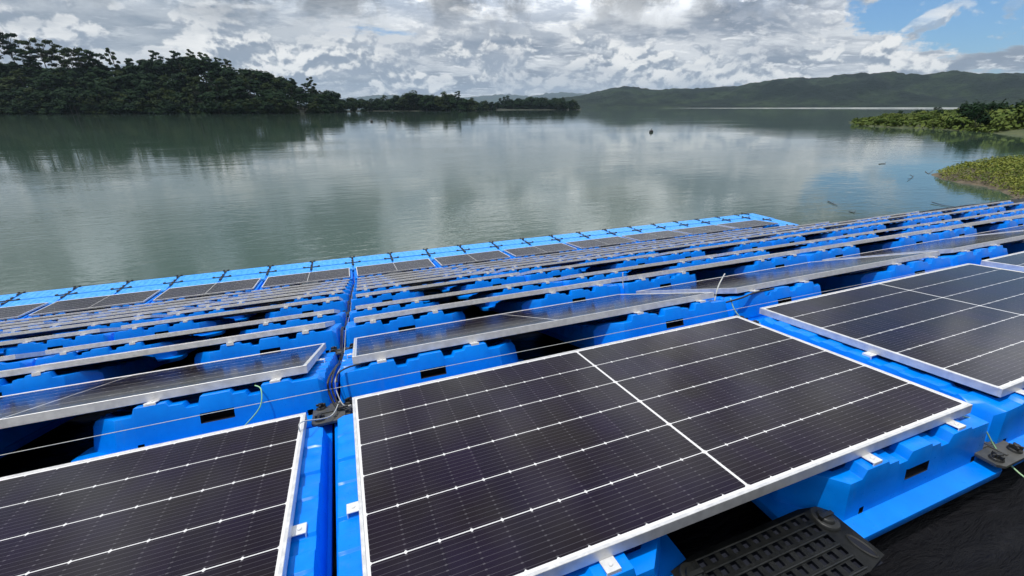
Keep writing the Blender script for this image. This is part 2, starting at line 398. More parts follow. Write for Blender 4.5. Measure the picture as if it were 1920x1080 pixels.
# ---------------------------------------------------------------- build rows
PANEL_NOTE={(0,0):'large dark solar panel nearest the camera, centre of the front row',(0,-1):'dark solar panel at lower left of the front row, left of the cable seam',
 (0,1):'grey reflecting solar panel at right of the front row, beside the nearest panel',(1,0):'solar panel seen edge on just behind the nearest panel, second row',
 (1,-1):'solar panel of the second row left of the seam, blue reflections in its glass'}
def floats_for(r,c,near):
    Fm=rowframe(r,c,ROWS[r][3])
    for side in (0,1):
        off=-G/2 if side==0 else W+G/2
        Mx=Fm@Matrix.Translation((off,0,0))@Matrix.Diagonal((1,1.085 if r==0 else 1,1,1))
        x0=(0,1)[0] if side==0 else -1
        pts=[Mx@Vector(((x0+a),b,z)) for a in (0,.5,1) for b in (0,.5,1) for z in (-.05,-.25)]
        if not seen(pts): continue
        o=link('blue_float',ME_FL if side==0 else ME_FR,None,Mx)
        tag(o,('left' if side==0 else 'right')+' blue float of the '+ORD[r]+' row, '+colname(c),'float','blue plastic floats under the panels')
for r in range(11):
    c0,c1=COLS[r]
    for c in range(c0,c1+1):
        A=rowframe(r,c,ROWS[r][2]); 
        pts=[A@Vector((x,y,0)) for x in (0,W/4,W/2,3*W/4,W) for y in (0,DP/2,DP)]
        if not seen(pts,150): continue
        rt=empty('solar_panel',A@Matrix.Rotation(R(random.uniform(-.12,.12)),4,'Z') if r>1 else A)
        lab=PANEL_NOTE.get((r,c)) or ('solar panel of the '+ORD[r]+' row, '+colname(c))
        tag(rt,lab,'solar panel','solar panels in rows on blue floats')
        link('frame',ME_F,rt); link('glass',ME_G,rt)
        if r<=6:
            for x in (.135,.615,W-.615,W-.135):
                k=link('clamp',ME_C,rt); k.location=(x,0,-TH)
        if r<=1:
            for x,a in ((0,-90),(W,90)):
                k=link('clamp',ME_C,rt); k.location=(x,DP*.42,-TH); k.rotation_euler=(0,0,R(a))
        floats_for(r,c,r<2)
# connector pads at the seams between columns
def pad(Mx,label,grp='black connector pads between floats'):
    o=empty('connector_pad',Mx); tag(o,label,'connector',grp); link('plate',ME_PLATE,o)
    for x in (-.064,.064):
        for y in (-.056,.056):
            k=link('knob',ME_KNOB,o); k.location=(x,y,.014); k.rotation_euler=(0,0,random.uniform(0,1.5))
    return o
for r in range(0,10):
    for c in range(COLS[r][0],COLS[r][1]+2):
        Fm=rowframe(r,c,(ROWS[r][3]+ROWS[max(r-1,0)][3])/2 if r!=1 else -9)
        Mx=Fm@Matrix.Translation((-G/2-.005 if r else -G/2+.06*0, (-.118 if r!=1 else -.140) if r else -.055, ZB+.006 if r!=1 else ZB+.016))
        if c*PC>12 or (r==0 and c==0) or not seen([Mx.translation],20): continue
        seam={0:'the cable seam'}.get(c) or ((['first','second','third','fourth','fifth','sixth','seventh'][abs(c)-1])+' seam '+('right' if c>0 else 'left')+' of the cable seam')
        lab='black knobbed pad behind the '+ORD[r-1]+' row on '+seam if r else 'black knobbed pad at the lower right corner below the front panels'
        if (r,c)==(1,0): lab='large black four-knob pad between the two nearest panels, on the cable seam'
        pad(Mx,lab)
# bridging grates in front of the first row
def grate_mesh():
    L=.70; Wd=.20; n=11; b=MB()
    xs=[-L/2]; 
    for i in range(n):
        c=-L/2+.115+(L-.23)*i/(n-1); xs+= [c-.0125,c+.0125]
    xs.append(L/2); xs=sorted(xs)
    ys=[-Wd/2]
    for j in range(5):
        c=-Wd/2+.027+(Wd-.054)*j/4; ys+=[c-.011,c+.011]
    ys.append(Wd/2)
    bm=bmesh.new(); vv=[[bm.verts.new((x,y,0)) for y in ys] for x in xs]
    for i in range(len(xs)-1):
        for j in range(len(ys)-1):
            if i%2==1 and j%2==1 and 0<i<len(xs)-1: continue
            if i in (0,len(xs)-2) and False: continue
            bm.faces.new((vv[i][j],vv[i+1][j],vv[i+1][j+1],vv[i][j+1]))
    # round the outer corners
    for i in (0,len(xs)-1):
        for j in (0,len(ys)-1): vv[i][j].co.x*=.955; vv[i][j].co.y*=.86
    res=bmesh.ops.solidify(bm,geom=bm.faces[:],thickness=-.016)
    bmesh.ops.recalc_face_normals(bm,faces=bm.faces)
    es=[e for e in bm.edges if len(e.link_faces)==2 and e.calc_face_angle(0)>R(40)]
    bmesh.ops.bevel(bm,geom=es,offset=.0025,segments=2,affect='EDGES',clamp_overlap=True)
    me=bpy.data.meshes.new('deck'); bm.to_mesh(me); bm.free(); me.materials.append(M['grate'])
    me.polygons.foreach_set('use_smooth',[True]*len(me.polygons)); me.set_sharp_from_angle(angle=R(40))
    return me
ME_GR=grate_mesh()
rb=MB()
for j in range(6):
    y=-.10+.027/2-.004+j*(.2-.027)/5; rb.box((-.25,y-.002,0),(.25,y+.002,.004))
ME_RIB=rb.me('rib',[M['grate']],None,.001,1)
kb=MB(); kb.cyl((0,0,0),.042,.010,20,0,.038); kb.cyl((0,0,.010),.026,.010,16,0,.022); kb.box((-.030,-.006,.010),(.030,.006,.026)); ME_KB=kb.me('locking_knob',[M['grate']],35,.001,1)
hb=MB()
for k in range(16):
    pass
def oval_mesh():
    b=MB(); n=20
    b.v=[(.034*math.cos(2*math.pi*i/n),.013*math.sin(2*math.pi*i/n),0) for i in range(n)]+[(.040*math.cos(2*math.pi*i/n),.019*math.sin(2*math.pi*i/n),.0) for i in range(n)]+[(.037*math.cos(2*math.pi*i/n),.016*math.sin(2*math.pi*i/n),.004) for i in range(n)]
    b.f=[tuple(range(n))]+[(i,(i+1)%n,2*n+(i+1)%n,2*n+i) for i in range(n)]+[(2*n+i,2*n+(i+1)%n,n+(i+1)%n,n+i) for i in range(n)]
    b.m=[1]+[0]*(2*n); return b.me('handle_hole',[M['black'],M['hole']],60)
ME_OV=oval_mesh()
ME_BACKING=MB().box((-.325,-.092,-.0195),(.335,.092,-.0172)).me('dark_backing',[M['hole']])  # added dark sheet under the grate so its holes look black
def grate(c,label):
    Fm=rowframe(0,c,ROWS[0][3]); Mx=Fm@Matrix.Translation((W/2+.035,-.108,ZB+.024))@Matrix.Diagonal((.93,1.18,1,1))
    o=empty('bridging_grate',Mx); q=link('dark_backing',ME_BACKING,o); tag(o,label,'grate','black grates bridging the float gaps'); link('deck',ME_GR,o); k=link('rib',ME_RIB,o)
    for s in (-1,1):
        q=link('locking_knob',ME_KB,o); q.location=(s*.297,.048,.0)
        q=link('handle_hole',ME_OV,o); q.location=(s*.312,-.045,.0012); q.rotation_euler=(0,0,R(90+s*12))
grate(0,'black perforated grate under the near edge of the nearest solar panel')
# ---------------------------------------------------------------- floating walkway beyond the last row
def wf_mesh():
    L,D=PC/2-.012,.612; b=MB(); xs=[0,.02,.05]; 
    b.box((0,0,-.22),(L,D,-.03)); b.box((.02,.02,-.03),(L-.02,D-.02,0),0,.008)
    for i in range(7):
        x=.12+i*(L-.24)/6; b.box((x-.03,.08,.0),(x+.03,D/2-.03,.006),0,.003); b.box((x-.03,D/2+.03,.0),(x+.03,D-.08,.006),0,.003)
    return b.me('walkway_float',[M['walk']],None,.008,2)
ME_WF=wf_mesh()
def cross_mesh():
    b=MB(); b.box((-.24,-.024,0),(.24,.024,.014)); b.box((-.021,-.25,0),(.021,.20,.012))
    for x,y in ((-.21,0),(.21,0),(0,-.21),(0,.17),(-.0,.0)): b.cyl((x,y,.008),.042,.026,10,0,.032)
    return b.me('cross_connector',[M['black']])
ME_CR=cross_mesh()
def tee_mesh():
    b=MB(); b.box((-.016,-.05,0),(.016,.22,.010)); b.box((-.07,.16,0),(.07,.20,.012))
    for x,y in ((-.06,.18),(.06,.18),(0,.02)): b.cyl((x,y,.008),.034,.028,10,0,.024)
    return b.me('edge_connector',[M['black']])
ME_TE=tee_mesh()
YW,ZW=13.861,-3.601
def wframe(x,y,rot=0):
    p0=rowpt(None,x,y,ZW); p1=rowpt(None,x+1,y,ZW); ax=(p1-p0).normalized(); az=Vector((0,0,1)); ay=az.cross(ax).normalized(); az=ax.cross(ay)
    return Matrix(((ax.x,ay.x,az.x,p0.x),(ax.y,ay.y,az.y,p0.y),(ax.z,ay.z,az.z,p0.z),(0,0,0,1)))@Matrix.Rotation(rot,4,'Z')
cnt=0
NUM=['first','second','third','fourth','fifth','sixth','seventh','eighth','ninth','tenth','eleventh','twelfth','thirteenth','fourteenth','fifteenth']
def nth(k):
    return NUM[k]+' right' if k>=0 else NUM[-k-1]+' left'
for k in range(-9,14):
    x=-G/2+k*PC/2+.006
    for y,nm in ((YW-.615,'inner'),(YW+.003,'outer')):
        Mx=wframe(x,y)@Matrix.Rotation(R(random.uniform(-.25,.25)),4,'Y')
        if not seen([Mx@Vector((a,.3,0)) for a in (0,.6,1.2)],60): continue
        o=link('walkway_float',ME_WF,None,Mx); tag(o,'pale blue walkway float, '+nm+' line, '+nth(k)+' of the cable seam end','walkway float','pale blue floats of the far walkway')
for k in range(-9,15):
    x=-G/2+k*PC/2
    Mx=wframe(x,YW); 
    if not seen([Mx.translation],20): continue
    j=('at the cable seam end' if k==0 else nth(k-1 if k>0 else k)+' of the cable seam end')
    o=link('cross_connector',ME_CR,None,Mx@Matrix.Translation((0,0,.004))); tag(o,'black cross connector on the walkway, '+j,'connector','black cross connectors on the walkway')
    o=link('edge_connector',ME_TE,None,wframe(x,YW+.40)@Matrix.Translation((0,0,.004))); tag(o,'black tee connector on the walkway outer edge, '+j,'connector','black tee connectors on the walkway edge')
# the walkway turns back toward the ramp at its right end
for i in range(4):
    for s in (0,1):
        x=-G/2+14*PC/2+.62*(s+1); Mx=wframe(x,YW+.615-1.235*(i+1),R(90))
        if not seen([Mx.translation],200): continue
        o=link('walkway_float',ME_WF,None,Mx); tag(o,'pale blue float of the walkway returning at its right end, '+('inner' if s==0 else 'outer')+', '+NUM[i]+' from the corner','walkway float','pale blue floats of the returning walkway')
    Mx=wframe(-G/2+14*PC/2+.62,YW+.6-1.235*i)
    o=link('cross_connector',ME_CR,None,Mx@Matrix.Translation((0,0,.004))); tag(o,'black cross connector on the returning walkway, '+NUM[i]+' from the corner','connector','black cross connectors on the returning walkway')
# ---------------------------------------------------------------- ramp (black liner over a slope that enters the lake)
def ramp():
    pts=[(-9,-.33),(-2,-.33),(0,-.32),(1.05,-.325)]+[(ROWS[i][0],ROWS[i][1]-.33) for i in range(1,10)]+[(12.4,-3.75),(14,-4.3),(18,-5.6)]
    xs=[-14+i*.5 for i in range(0,100)]+[40,46,54]
    ys=[]; 
    y=-9
    while y<18: ys.append(y); y+=.12 if -1.5<y<1.5 else .3
    def zz(y):
        for (a,za),(c,zc) in zip(pts,pts[1:]):
            if a<=y<=c: return za+(zc-za)*(y-a)/(c-a)
        return pts[-1][1]
    if True:
        xs=[-14+i*.5 for i in range(28)]+[i*.1 for i in range(45)]+[4.5+i*.5 for i in range(75)]+[44,54]
    v=[]
    for x in xs:
        for y in ys:
            p=rowpt(None,x,y,zz(y)); q=Vector((x*.9+y*.5,y*2.2-x*.4,0))
            n=noise.fractal(q*1.3,.8,2.1,4)*.034 if y<1.2 else noise.noise(p*.8)*.03
            v.append((p.x,p.y,p.z+n-.012))
    ny=len(ys); f=[(i*ny+j,(i+1)*ny+j,(i+1)*ny+j+1,i*ny+j+1) for i in range(len(xs)-1) for j in range(ny-1)]
    o=link('ramp',mesh('ramp',v,f,[M['liner']],None,180)); tag(o,kind='structure')
ramp()
# ---------------------------------------------------------------- lake
wb=bpy.data.meshes.new('water'); S=9000
xs=[-S,-1000,-100,0,100,1000,S+6000]; ys=[-200,-5,10,30,120,600,2500,S+6000]
v=[(x,y,WZ) for x in xs for y in ys]; ny=len(ys)
f=[(i*ny+j,(i+1)*ny+j,(i+1)*ny+j+1,i*ny+j+1) for i in range(len(xs)-1) for j in range(ny-1)]
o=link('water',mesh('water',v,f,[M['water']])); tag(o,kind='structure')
v=[(x,y,WZ-9) for x in (-S,S+6000) for y in (-200,S+6000)]
# ---------------------------------------------------------------- cables and wires
def cable(name,label,pts,r,m,cat='cable',grp=None,n=8,sides=6):
    b=MB(); b.tube(smooth_path(pts,n),r,sides); o=link(name,b.me(name,[M[m]],180)); tag(o,label,cat,grp); return o
def L(r,c,x,y,z,slope=None):
    return rowframe(r,c,ROWS[r][3] if slope is None else slope)@Vector((x,y,z))
# tensioned steel wire across the front of the second row
cable('wire','thin pale wire stretched low across the blue floats of the second row',[L(1,-2,-1,-.085,-.155),L(1,-1,0,-.09,-.125),L(1,-1,W,-.088,-.115),L(1,0,1.2,-.088,-.118),L(1,0,W,-.085,-.12),L(1,1,W,-.085,-.13)],.0015,'whitecable','wire')
for k,(dx,mm,rr,nm) in enumerate(((-.010,'rubber',.0058,'thick black cable in the seam, left strand, rising from the large pad'),(.006,'rubber',.005,'black cable in the seam, right strand, looping from the large pad'),(.022,'whitecable',.0025,'thin pale cable running up the seam beside the black cables'))):
    P=[L(1,0,-G/2+.045+dx,-.135,ZB+.03),L(1,0,-G/2+.01+dx,-.12,ZB+.035),L(1,0,-G/2-.012+dx,-.085,ZB+.10),L(1,0,-G/2-.008+dx,-.05,-.075)]
    for r in range(1,9):
        P+=[L(r,0,-G/2+dx+random.uniform(-.01,.01),.35,-.11),L(r,0,-G/2+dx+random.uniform(-.01,.01),.8,-.19),L(r,0,-G/2+dx,1.09,ZB+.03+.03*(k>0))]
    cable('seam_cable',nm,P,rr,mm,'cable',None,6)
cable('panel_lead','black lead curving from the seam to the second row panel right of it',[L(1,0,-G/2+.02,-.12,-.08),L(1,0,-.07,-.09,-.05),L(1,0,-.02,-.03,-.040),L(1,0,.09,.03,-.047)],.0042,'rubber')
cable('earth_wire','pale green wire drooping below the second row panel left of the seam',[L(1,-1,W-.22,-.03,-.045),L(1,-1,W-.19,-.07,-.06),L(1,-1,W-.20,-.10,-.13),L(1,-1,W-.27,-.10,-.20)],.0028,'green','wire')
cable('earth_wire','pale wire lying over the large black pad between the nearest panels',[L(1,0,-.08,-.10,ZB+.05),L(1,0,-.12,-.20,ZB+.02),L(0,0,-.20,1.0,ZB+.13),L(0,0,-.21,.98,ZB+.10)],.0025,'whitecable','wire')
cable('earth_wire','yellow green wire dropping from the nearest panel corner to the lower right pad',[L(0,0,W-.03,.01,-.05),L(0,0,W+.05,-.03,-.09),L(0,0,W+.10,-.09,-.19),L(0,0,W+.10,-.19,-.24),L(0,0,W+.16,-.26,-.25),L(0,0,W+.26,-.24,-.22)],.0028,'green','wire')
cable('earth_wire','green wire curling at the corner between the nearest and right panels',[L(1,1,-.12,-.06,-.05),L(1,1,-.11,-.08,-.13),L(1,1,-.07,-.12,-.20),L(1,1,.0,-.2,-.22),L(1,1,.12,-.27,-.22)],.0035,'green','wire')
cable('strap','pale strap end sticking up from the right corner of the second row panel',[L(1,0,W-.01,-.01,-.06),L(1,0,W+.01,-.012,.0),L(1,0,W+.05,-.0,.05),L(1,0,W+.15,.05,.10)],.0042,'whitecable','strap')
cable('strap','short upright pale cable tie behind the second row panel',[L(2,1,-.10,-.05,-.10),L(2,1,-.10,-.05,-.02),L(2,1,-.09,-.05,.05)],.004,'whitecable','cable tie')
cable('panel_lead','black cable drooping between the second row panels at the first seam right',[L(1,1,-.16,-.06,-.07),L(1,1,-.05,-.08,-.055),L(1,1,.10,-.05,-.045),L(1,1,.30,-.035,-.045)],.006,'rubber')
# ---------------------------------------------------------------- vegetation
def leafcloud(b, c, rad, n, size, flat=.6, m=0, shell=.5):
    c=Vector(c)
    for _ in range(n):
        d=Vector((random.gauss(0,1),random.gauss(0,1),random.gauss(0,1))); d.normalize()
        r=(shell+(1-shell)*random.random())
        p=c+Vector((d.x*rad[0]*r,d.y*rad[1]*r,d.z*rad[2]*r))
        nr=(d+Vector((random.uniform(-.6,.6),random.uniform(-.6,.6),random.uniform(0,1.1)))).normalized()
        a=nr.cross(Vector((random.random(),random.random(),random.random()))).normalized(); q=nr.cross(a)
        s=size*random.uniform(.5,1.3); b.quad(p,a*s,q*s*random.uniform(.45,.9),m)
def tree_proto(kind,h,w,leafm,low=False):
    t=MB(); b=MB(); lean=Vector((random.uniform(-.06,.06)*h,random.uniform(-.06,.06)*h,0))
    base=(-.06 if low else .25) if kind=='round' else .55
    top=lean+Vector((0,0,h*.86))
    t.tube(smooth_path([(0,0,-2),lean*.25+Vector((0,0,h*.25)),lean*.7+Vector((0,0,h*.55)),top],4),h*.017,6,0,h*.006)
    if kind=='round':
        n=22 if low else 17
        for i in range(n):
            a=i*2.4+random.random(); rr=w*.5*math.sqrt(random.random())*.85; z=h*(base+.1+(1-base-.12)*random.random())
            k=1-.55*max(0,(z/h-.6)/.4); p=lean*(z/h)+Vector((rr*k*math.cos(a),rr*k*math.sin(a),z))
            t.tube([lean*(z/h)*.8+Vector((0,0,z*.72)),p],h*.006,4,0,h*.002)
            s=w*random.uniform(.17,.27); leafcloud(b,p,(s,s,s*.72),66,.62)
    elif kind=='umbrella':
        for i in range(17):
            a=i*2.4+random.random(); rr=w*.5*random.uniform(.2,1.0); z=h*(.97-.34*(i/17)-.05*random.random())
            p=lean+Vector((rr*math.cos(a),rr*math.sin(a),z)); t.tube(smooth_path([lean*.8+Vector((0,0,h*random.uniform(.5,.68))),lean+Vector((rr*.5*math.cos(a),rr*.5*math.sin(a),z*.9)),p],3),h*.008,4,0,h*.003)
            s=w*random.uniform(.13,.21); leafcloud(b,p,(s,s,s*.38),80,.5,shell=.2)
    else:   # tiers
        for i in range(13):
            a=i*2.4+random.random(); z=h*(.48+.5*i/13); rr=w*.5*random.uniform(.3,.9)*(1.15-.6*i/13)
            p=lean*(z/h)+Vector((rr*math.cos(a),rr*math.sin(a),z)); t.tube([lean*(z/h)*.9+Vector((0,0,z*.86)),p],h*.006,4,0,h*.002)
            s=w*random.uniform(.12,.2); leafcloud(b,p,(s,s,s*.42),48,.6,shell=.3)
    return t.me('trunk',[M['bark']],180),b.me('crown',[M[leafm]])
PR={'low':[tree_proto('round',14,15,'leafA',True),tree_proto('round',16,13,'leafB',True),tree_proto('round',13,14,'leafA',True)],'round':[tree_proto('round',20,13,'leafA'),tree_proto('round',18,12,'leafB'),tree_proto('round',21,11,'leafA'),tree_proto('round',16,14,'leafA')],
    'umbrella':[tree_proto('umbrella',27,17,'leafB'),tree_proto('umbrella',25,14,'leafA')],
    'tier':[tree_proto('tier',24,10,'leafA'),tree_proto('tier',22,8,'leafB')]}
def plant_tree(kind,p,s,label,group,cat='tree',i=None,name=None,wd=1.3):
    tm,cm=PR[kind][i if i is not None else random.randrange(len(PR[kind]))]
    o=empty(name or 'forest_tree',Matrix.Translation(p)@Matrix.Rotation(random.uniform(0,6.28),4,'Z')@Matrix.Diagonal((s*wd,s*wd*random.uniform(.9,1.1),s*random.uniform(.92,1.1),1)))
    tag(o,label,cat,group); link('trunk',tm,o); link('crown',cm,o); return o
# left wooded peninsula: shore (px) -> ground, height profile by bearing
SH=[(-420,216),(-200,215),(0,214.5),(120,214.5),(260,214),(400,214),(520,213.5),(600,212.5),(650,210.5),(700,208)]
SK=[(-420,92),(0,112),(100,118),(150,128),(230,128),(300,112),(390,104),(440,118),(500,135),(560,152),(620,166),(660,176),(700,186)]
def interp(T,x):
    if x<=T[0][0]: return T[0][1]
    for (a,va),(c,vc) in zip(T,T[1:]):
        if x<=c: return va+(vc-va)*(x-a)/(c-a)
    return T[-1][1]
def hillz(u,t):   # ground height at bearing u, t metres behind the shore
    s=at(u,interp(SH,u)); d=ray(u,interp(SH,u)); dh=math.hypot(s.x-CAM.x,s.y-CAM.y)
    rr=ray(u,interp(SK,u)); el=rr.z/math.hypot(rr.x,rr.y); dd=dh+60
    H=max(.8,CAM.z+el*dd-19.0-WZ); k=min(1,max(0,t/62)); k=k*k*(3-2*k); k2=1 if t<95 else max(0,1-(t-95)/140)
    return WZ+.25+H*k*k2+(0 if t>1 else -2)
def hillp(u,t):
    s=at(u,interp(SH,u)); dh=Vector((s.x-CAM.x,s.y-CAM.y,0)); L_=dh.length; q=CAM+dh*((L_+t)/L_); q.z=hillz(u,t); return q
us=[-420+i*14 for i in range(81)]; ts=[-3,0,3,8,15,25,38,50,62,80,95,130,180,240]
v=[tuple(hillp(u,t)) for u in us for t in ts]; ny=len(ts)
f=[(i*ny+j,(i+1)*ny+j,(i+1)*ny+j+1,i*ny+j+1) for i in range(len(us)-1) for j in range(ny-1)]
o=link('hillside',mesh('hillside',v,f,[M['soil']],None,180)); tag(o,kind='structure')
GF='trees of the wooded peninsula on the left'
random.seed(21)
rows_t=[(2,.62,1.0),(14,.85,1),(29,.95,1),(45,1,1),(62,1,1)]
for ti,(t,s0,_) in enumerate(rows_t):
    u=-150
    while u<705:
        step=(8.2 if t<5 else 12 if t<40 else 11.5)*(.55 if u>600 else .68)
        u+=826/430*step*random.uniform(.75,1.25)*(.85)
        tt=t+random.uniform(-3,4) if t>5 else t+random.uniform(-1,2)
        if u>640: tt*=.5
        p=hillp(u,tt); sc_=s0*random.uniform(.75,1.08)*(.8 if u>640 else 1)*(.85 if u>560 else 1)
        kind=('low' if t<5 else 'round') if random.random()<.8 else 'tier'
        if t<5: lab='low dark tree overhanging the water edge of the left peninsula'
        elif t>55: lab='tree with its crown on the skyline of the left peninsula'
        else: lab='dark tree in the middle of the wooded slope on the left peninsula'
        plant_tree(kind,p-Vector((0,0,.5)),sc_,lab,GF+(' shore' if t<5 else ' skyline' if t>55 else ''))
# emergent trees named one by one
for (u,vt,t,k,i,lab) in ((30,72,60,'umbrella',0,'tall flat-crowned tree at the far left edge of the skyline'),(66,60,64,'umbrella',1,'tallest flat-crowned tree, its top highest above the left forest'),
  (118,72,58,'umbrella',0,'flat-topped emergent tree just right of the tallest one'),(92,92,50,'umbrella',1,'lower spreading tree in front of the tallest flat-crowned trees'),(182,88,52,'umbrella',0,'broad emergent tree with pale trunk above the left forest'),
  (205,95,56,'umbrella',1,'spreading tree beside the broad emergent one, above the slope'),(246,90,60,'tier',1,'slender lone tree standing clear left of the forest hump'),(10,86,52,'umbrella',1,'leafy open crown cut by the left picture edge'),(150,90,60,'umbrella',0,'open-crowned tree with sky gaps between the tallest and the broad one'),
  (388,92,66,'tier',1,'small tufted treetop rising at the crest of the forest hump'),(433,107,66,'tier',0,'tiny round treetop right of the crest of the forest hump'),(594,143,50,'tier',1,'thin leaning tree rising above the descending right slope'),(560,145,48,'tier',0,'small open treetop on the descending right slope')):
    p=hillp(u,t); d=math.hypot(p.x-CAM.x,p.y-CAM.y); r_=ray(u,vt); top=CAM.z+d*r_.z/math.hypot(r_.x,r_.y)
    H={'umbrella':(27,25),'tier':(24,22)}[k][i]; s=(top-p.z)/H
    o=plant_tree(k,p,1,lab,None,'tree',i,'emergent_tree'); sx=max(.45,min(1.15,s)); o.matrix_world=Matrix.Translation(p)@Matrix.Rotation(random.uniform(0,6.28),4,'Z')@Matrix.Diagonal((sx,sx,s,1))
# middle tree line
def treeline(u0,u1,vb,sky,n,group,lab,hmin=.6,name='shore_tree'):
    for i in range(n):
        u=u0+(u1-u0)*(i+random.uniform(.1,.9))/n; back=random.uniform(0,22)
        s=at(u,vb); dh=Vector((s.x-CAM.x,s.y-CAM.y,0)); p=CAM+dh*((dh.length+back)/dh.length); p.z=WZ+.2+back*.02
        d=dh.length+back; r_=ray(u,interp(sky,u)+random.uniform(-1,5)); top=CAM.z+d*r_.z/math.hypot(r_.x,r_.y); k='low' if (i%2 or random.random()<.4) else 'round' if random.random()<.6 else 'tier'
        sc_=max(.25,(top-p.z)/(15.5 if k=='low' else 20)); sc_*=(.8 if i%4==1 else 1); o=plant_tree(k,p,sc_,lab,group,'tree',None,name)
random.seed(5)
treeline(700,893,208.2,[(700,184),(730,182),(760,175),(800,174),(850,176),(880,182),(895,189)],52,'trees of the middle tree line','dark tree in the low tree line across the middle of the lake')
treeline(893,935,206.5,[(893,192),(905,186),(920,189),(935,190)],12,'trees in the gap of the far tree line','small far tree between the two dark tree lines')
treeline(930,1082,206,[(930,187),(960,183),(1000,181),(1040,182),(1082,187)],44,'trees of the far tree line','dark tree in the far tree line before the blue mountains')
def strip_land(name,pts,m,z=.25,depth=80):
    v=[];n=len(pts)
    for (u,vv) in pts:
        s=at(u,vv); dh=Vector((s.x-CAM.x,s.y-CAM.y,0))
        for t,zz in ((-2,-1.5),(1,z),(depth*.5,z+2),(depth,z+2),(depth+5,-2)): q=CAM+dh*((dh.length+t)/dh.length); v.append((q.x,q.y,WZ+zz))
    f=[(i*5+j,(i+1)*5+j,(i+1)*5+j+1,i*5+j+1) for i in range(n-1) for j in range(4)]
    o=link(name,mesh(name,v,f,[M[m]],None,180)); tag(o,kind='structure')
strip_land('tree_line_ground',[(690,208.3),(750,208.3),(830,208.2),(893,207.5)],'soil')
strip_land('far_tree_line_ground',[(885,206.4),(950,206.2),(1030,206.1),(1090,205.6)],'soil')
# ---- hills by bearing
def hills(name,sky,base_d,ridge_d,m,nu=220,nt=34,amp=1.0,seed=3.1,fr=.004):
    u0,u1=sky[0][0],sky[-1][0]; v=[]
    for i in range(nu+1):
        u=u0+(u1-u0)*i/nu; r_=ray(u,interp(sky,u)); hz=math.hypot(r_.x,r_.y); el=r_.z/hz; dx,dy=r_.x/hz,r_.y/hz
        H=CAM.z+el*ridge_d
        for j in range(nt+1):
            t=j/nt; d=base_d+(ridge_d-base_d)*min(t/.8,1)+(ridge_d*.25)*max(0,t-.8)/.2
            k=math.sin(min(t/.8,1)*math.pi/2)**1.15*(1-.5*max(0,t-.8)/.2)
            x,y=CAM.x+dx*d,CAM.y+dy*d
            n=noise.fractal(Vector((x*fr,y*fr,seed)),.9,2.0,6); n2=noise.fractal(Vector((x*.02,y*.02,seed)),.8,2.2,3)
            z=WZ+1+(H-WZ)*k+ (n*.26*(H-WZ)*math.sin(min(1,t/.8)*math.pi) + n2*9*amp*min(1,t*4))
            if j==0: z=WZ-3
            v.append((x,y,z))
    ny=nt+1; f=[(i*ny+j,(i+1)*ny+j,(i+1)*ny+j+1,i*ny+j+1) for i in range(nu) for j in range(nt)]
    o=link(name,mesh(name,v,f,[M[m]],None,180)); tag(o,kind='structure'); return o
hills('hills',[(1030,190),(1060,184),(1100,178),(1130,171),(1150,166),(1175,163.5),(1200,169),(1260,169),(1300,170),(1340,166),(1400,161),(1450,151),(1490,147),(1560,149),(1600,144.5),(1660,139.5),(1720,144),(1800,141),(1860,140),(1920,140),(2000,137),(2150,140),(2400,150)],2300,3400,'hill',320,40)
hills('mountains',[(560,192),(640,186),(700,180),(740,179),(790,183),(850,186),(890,181),(935,177.5),(960,178),(990,181.5),(1030,176),(1060,173.5),(1090,176.5),(1130,181),(1200,186)],10500,12500,'hill',120,10,3,9.2,.0007)
# raised pale strip under the hills, painted in place of water glint
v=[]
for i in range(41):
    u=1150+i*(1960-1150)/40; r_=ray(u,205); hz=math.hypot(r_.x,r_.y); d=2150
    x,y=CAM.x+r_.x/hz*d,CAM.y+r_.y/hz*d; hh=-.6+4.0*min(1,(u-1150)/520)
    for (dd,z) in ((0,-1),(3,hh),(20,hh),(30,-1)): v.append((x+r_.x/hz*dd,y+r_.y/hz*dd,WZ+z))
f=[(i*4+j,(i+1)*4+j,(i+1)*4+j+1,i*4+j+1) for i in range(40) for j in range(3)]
o=link('glint_strip',mesh('glint_strip',v,f,[M['pale']])); tag(o,kind='structure')
# ---- low green spits on the right
def inside(p,P):
    c=False;n=len(P)
    for i in range(n):
        a,b=P[i],P[(i+1)%n]
        if (a[1]>p[1])!=(b[1]>p[1]) and p[0]<(b[0]-a[0])*(p[1]-a[1])/(b[1]-a[1])+a[0]: c=not c
    return c
def edist(p,P):
    m=1e9;n=len(P)
    for i in range(n):
        a,b=P[i],P[(i+1)%n]; dx,dy=b[0]-a[0],b[1]-a[1]; t=max(0,min(1,((p[0]-a[0])*dx+(p[1]-a[1])*dy)/(dx*dx+dy*dy+1e-9)))
        m=min(m,math.hypot(p[0]-a[0]-t*dx,p[1]-a[1]-t*dy))
    return m
def land(name,poly,step,h,sl,m):
    P=[(at(u,vv).x,at(u,vv).y) for u,vv in poly]; x0=min(p[0] for p in P)-step;x1=max(p[0] for p in P)+step;y0=min(p[1] for p in P)-step;y1=max(p[1] for p in P)+step
    nx=int((x1-x0)/step)+2; ny=int((y1-y0)/step)+2; v=[]
    def z(x,y):
        d=edist((x,y),P)*(1 if inside((x,y),P) else -1); n=noise.fractal(Vector((x*.4/step,y*.4/step,1.7)),.8,2,3)
        return WZ+max(-.6,min(h,(d+n*step*.5)*sl))+(n*h*.25 if d>0 else 0)
    for i in range(nx):
        for j in range(ny): x=x0+i*step;y=y0+j*step; v.append((x,y,z(x,y)))
    f=[(i*ny+j,(i+1)*ny+j,(i+1)*ny+j+1,i*ny+j+1) for i in range(nx-1) for j in range(ny-1)]
    o=link(name,mesh(name,v,f,[M[m]],None,180)); tag(o,kind='structure'); return P,z
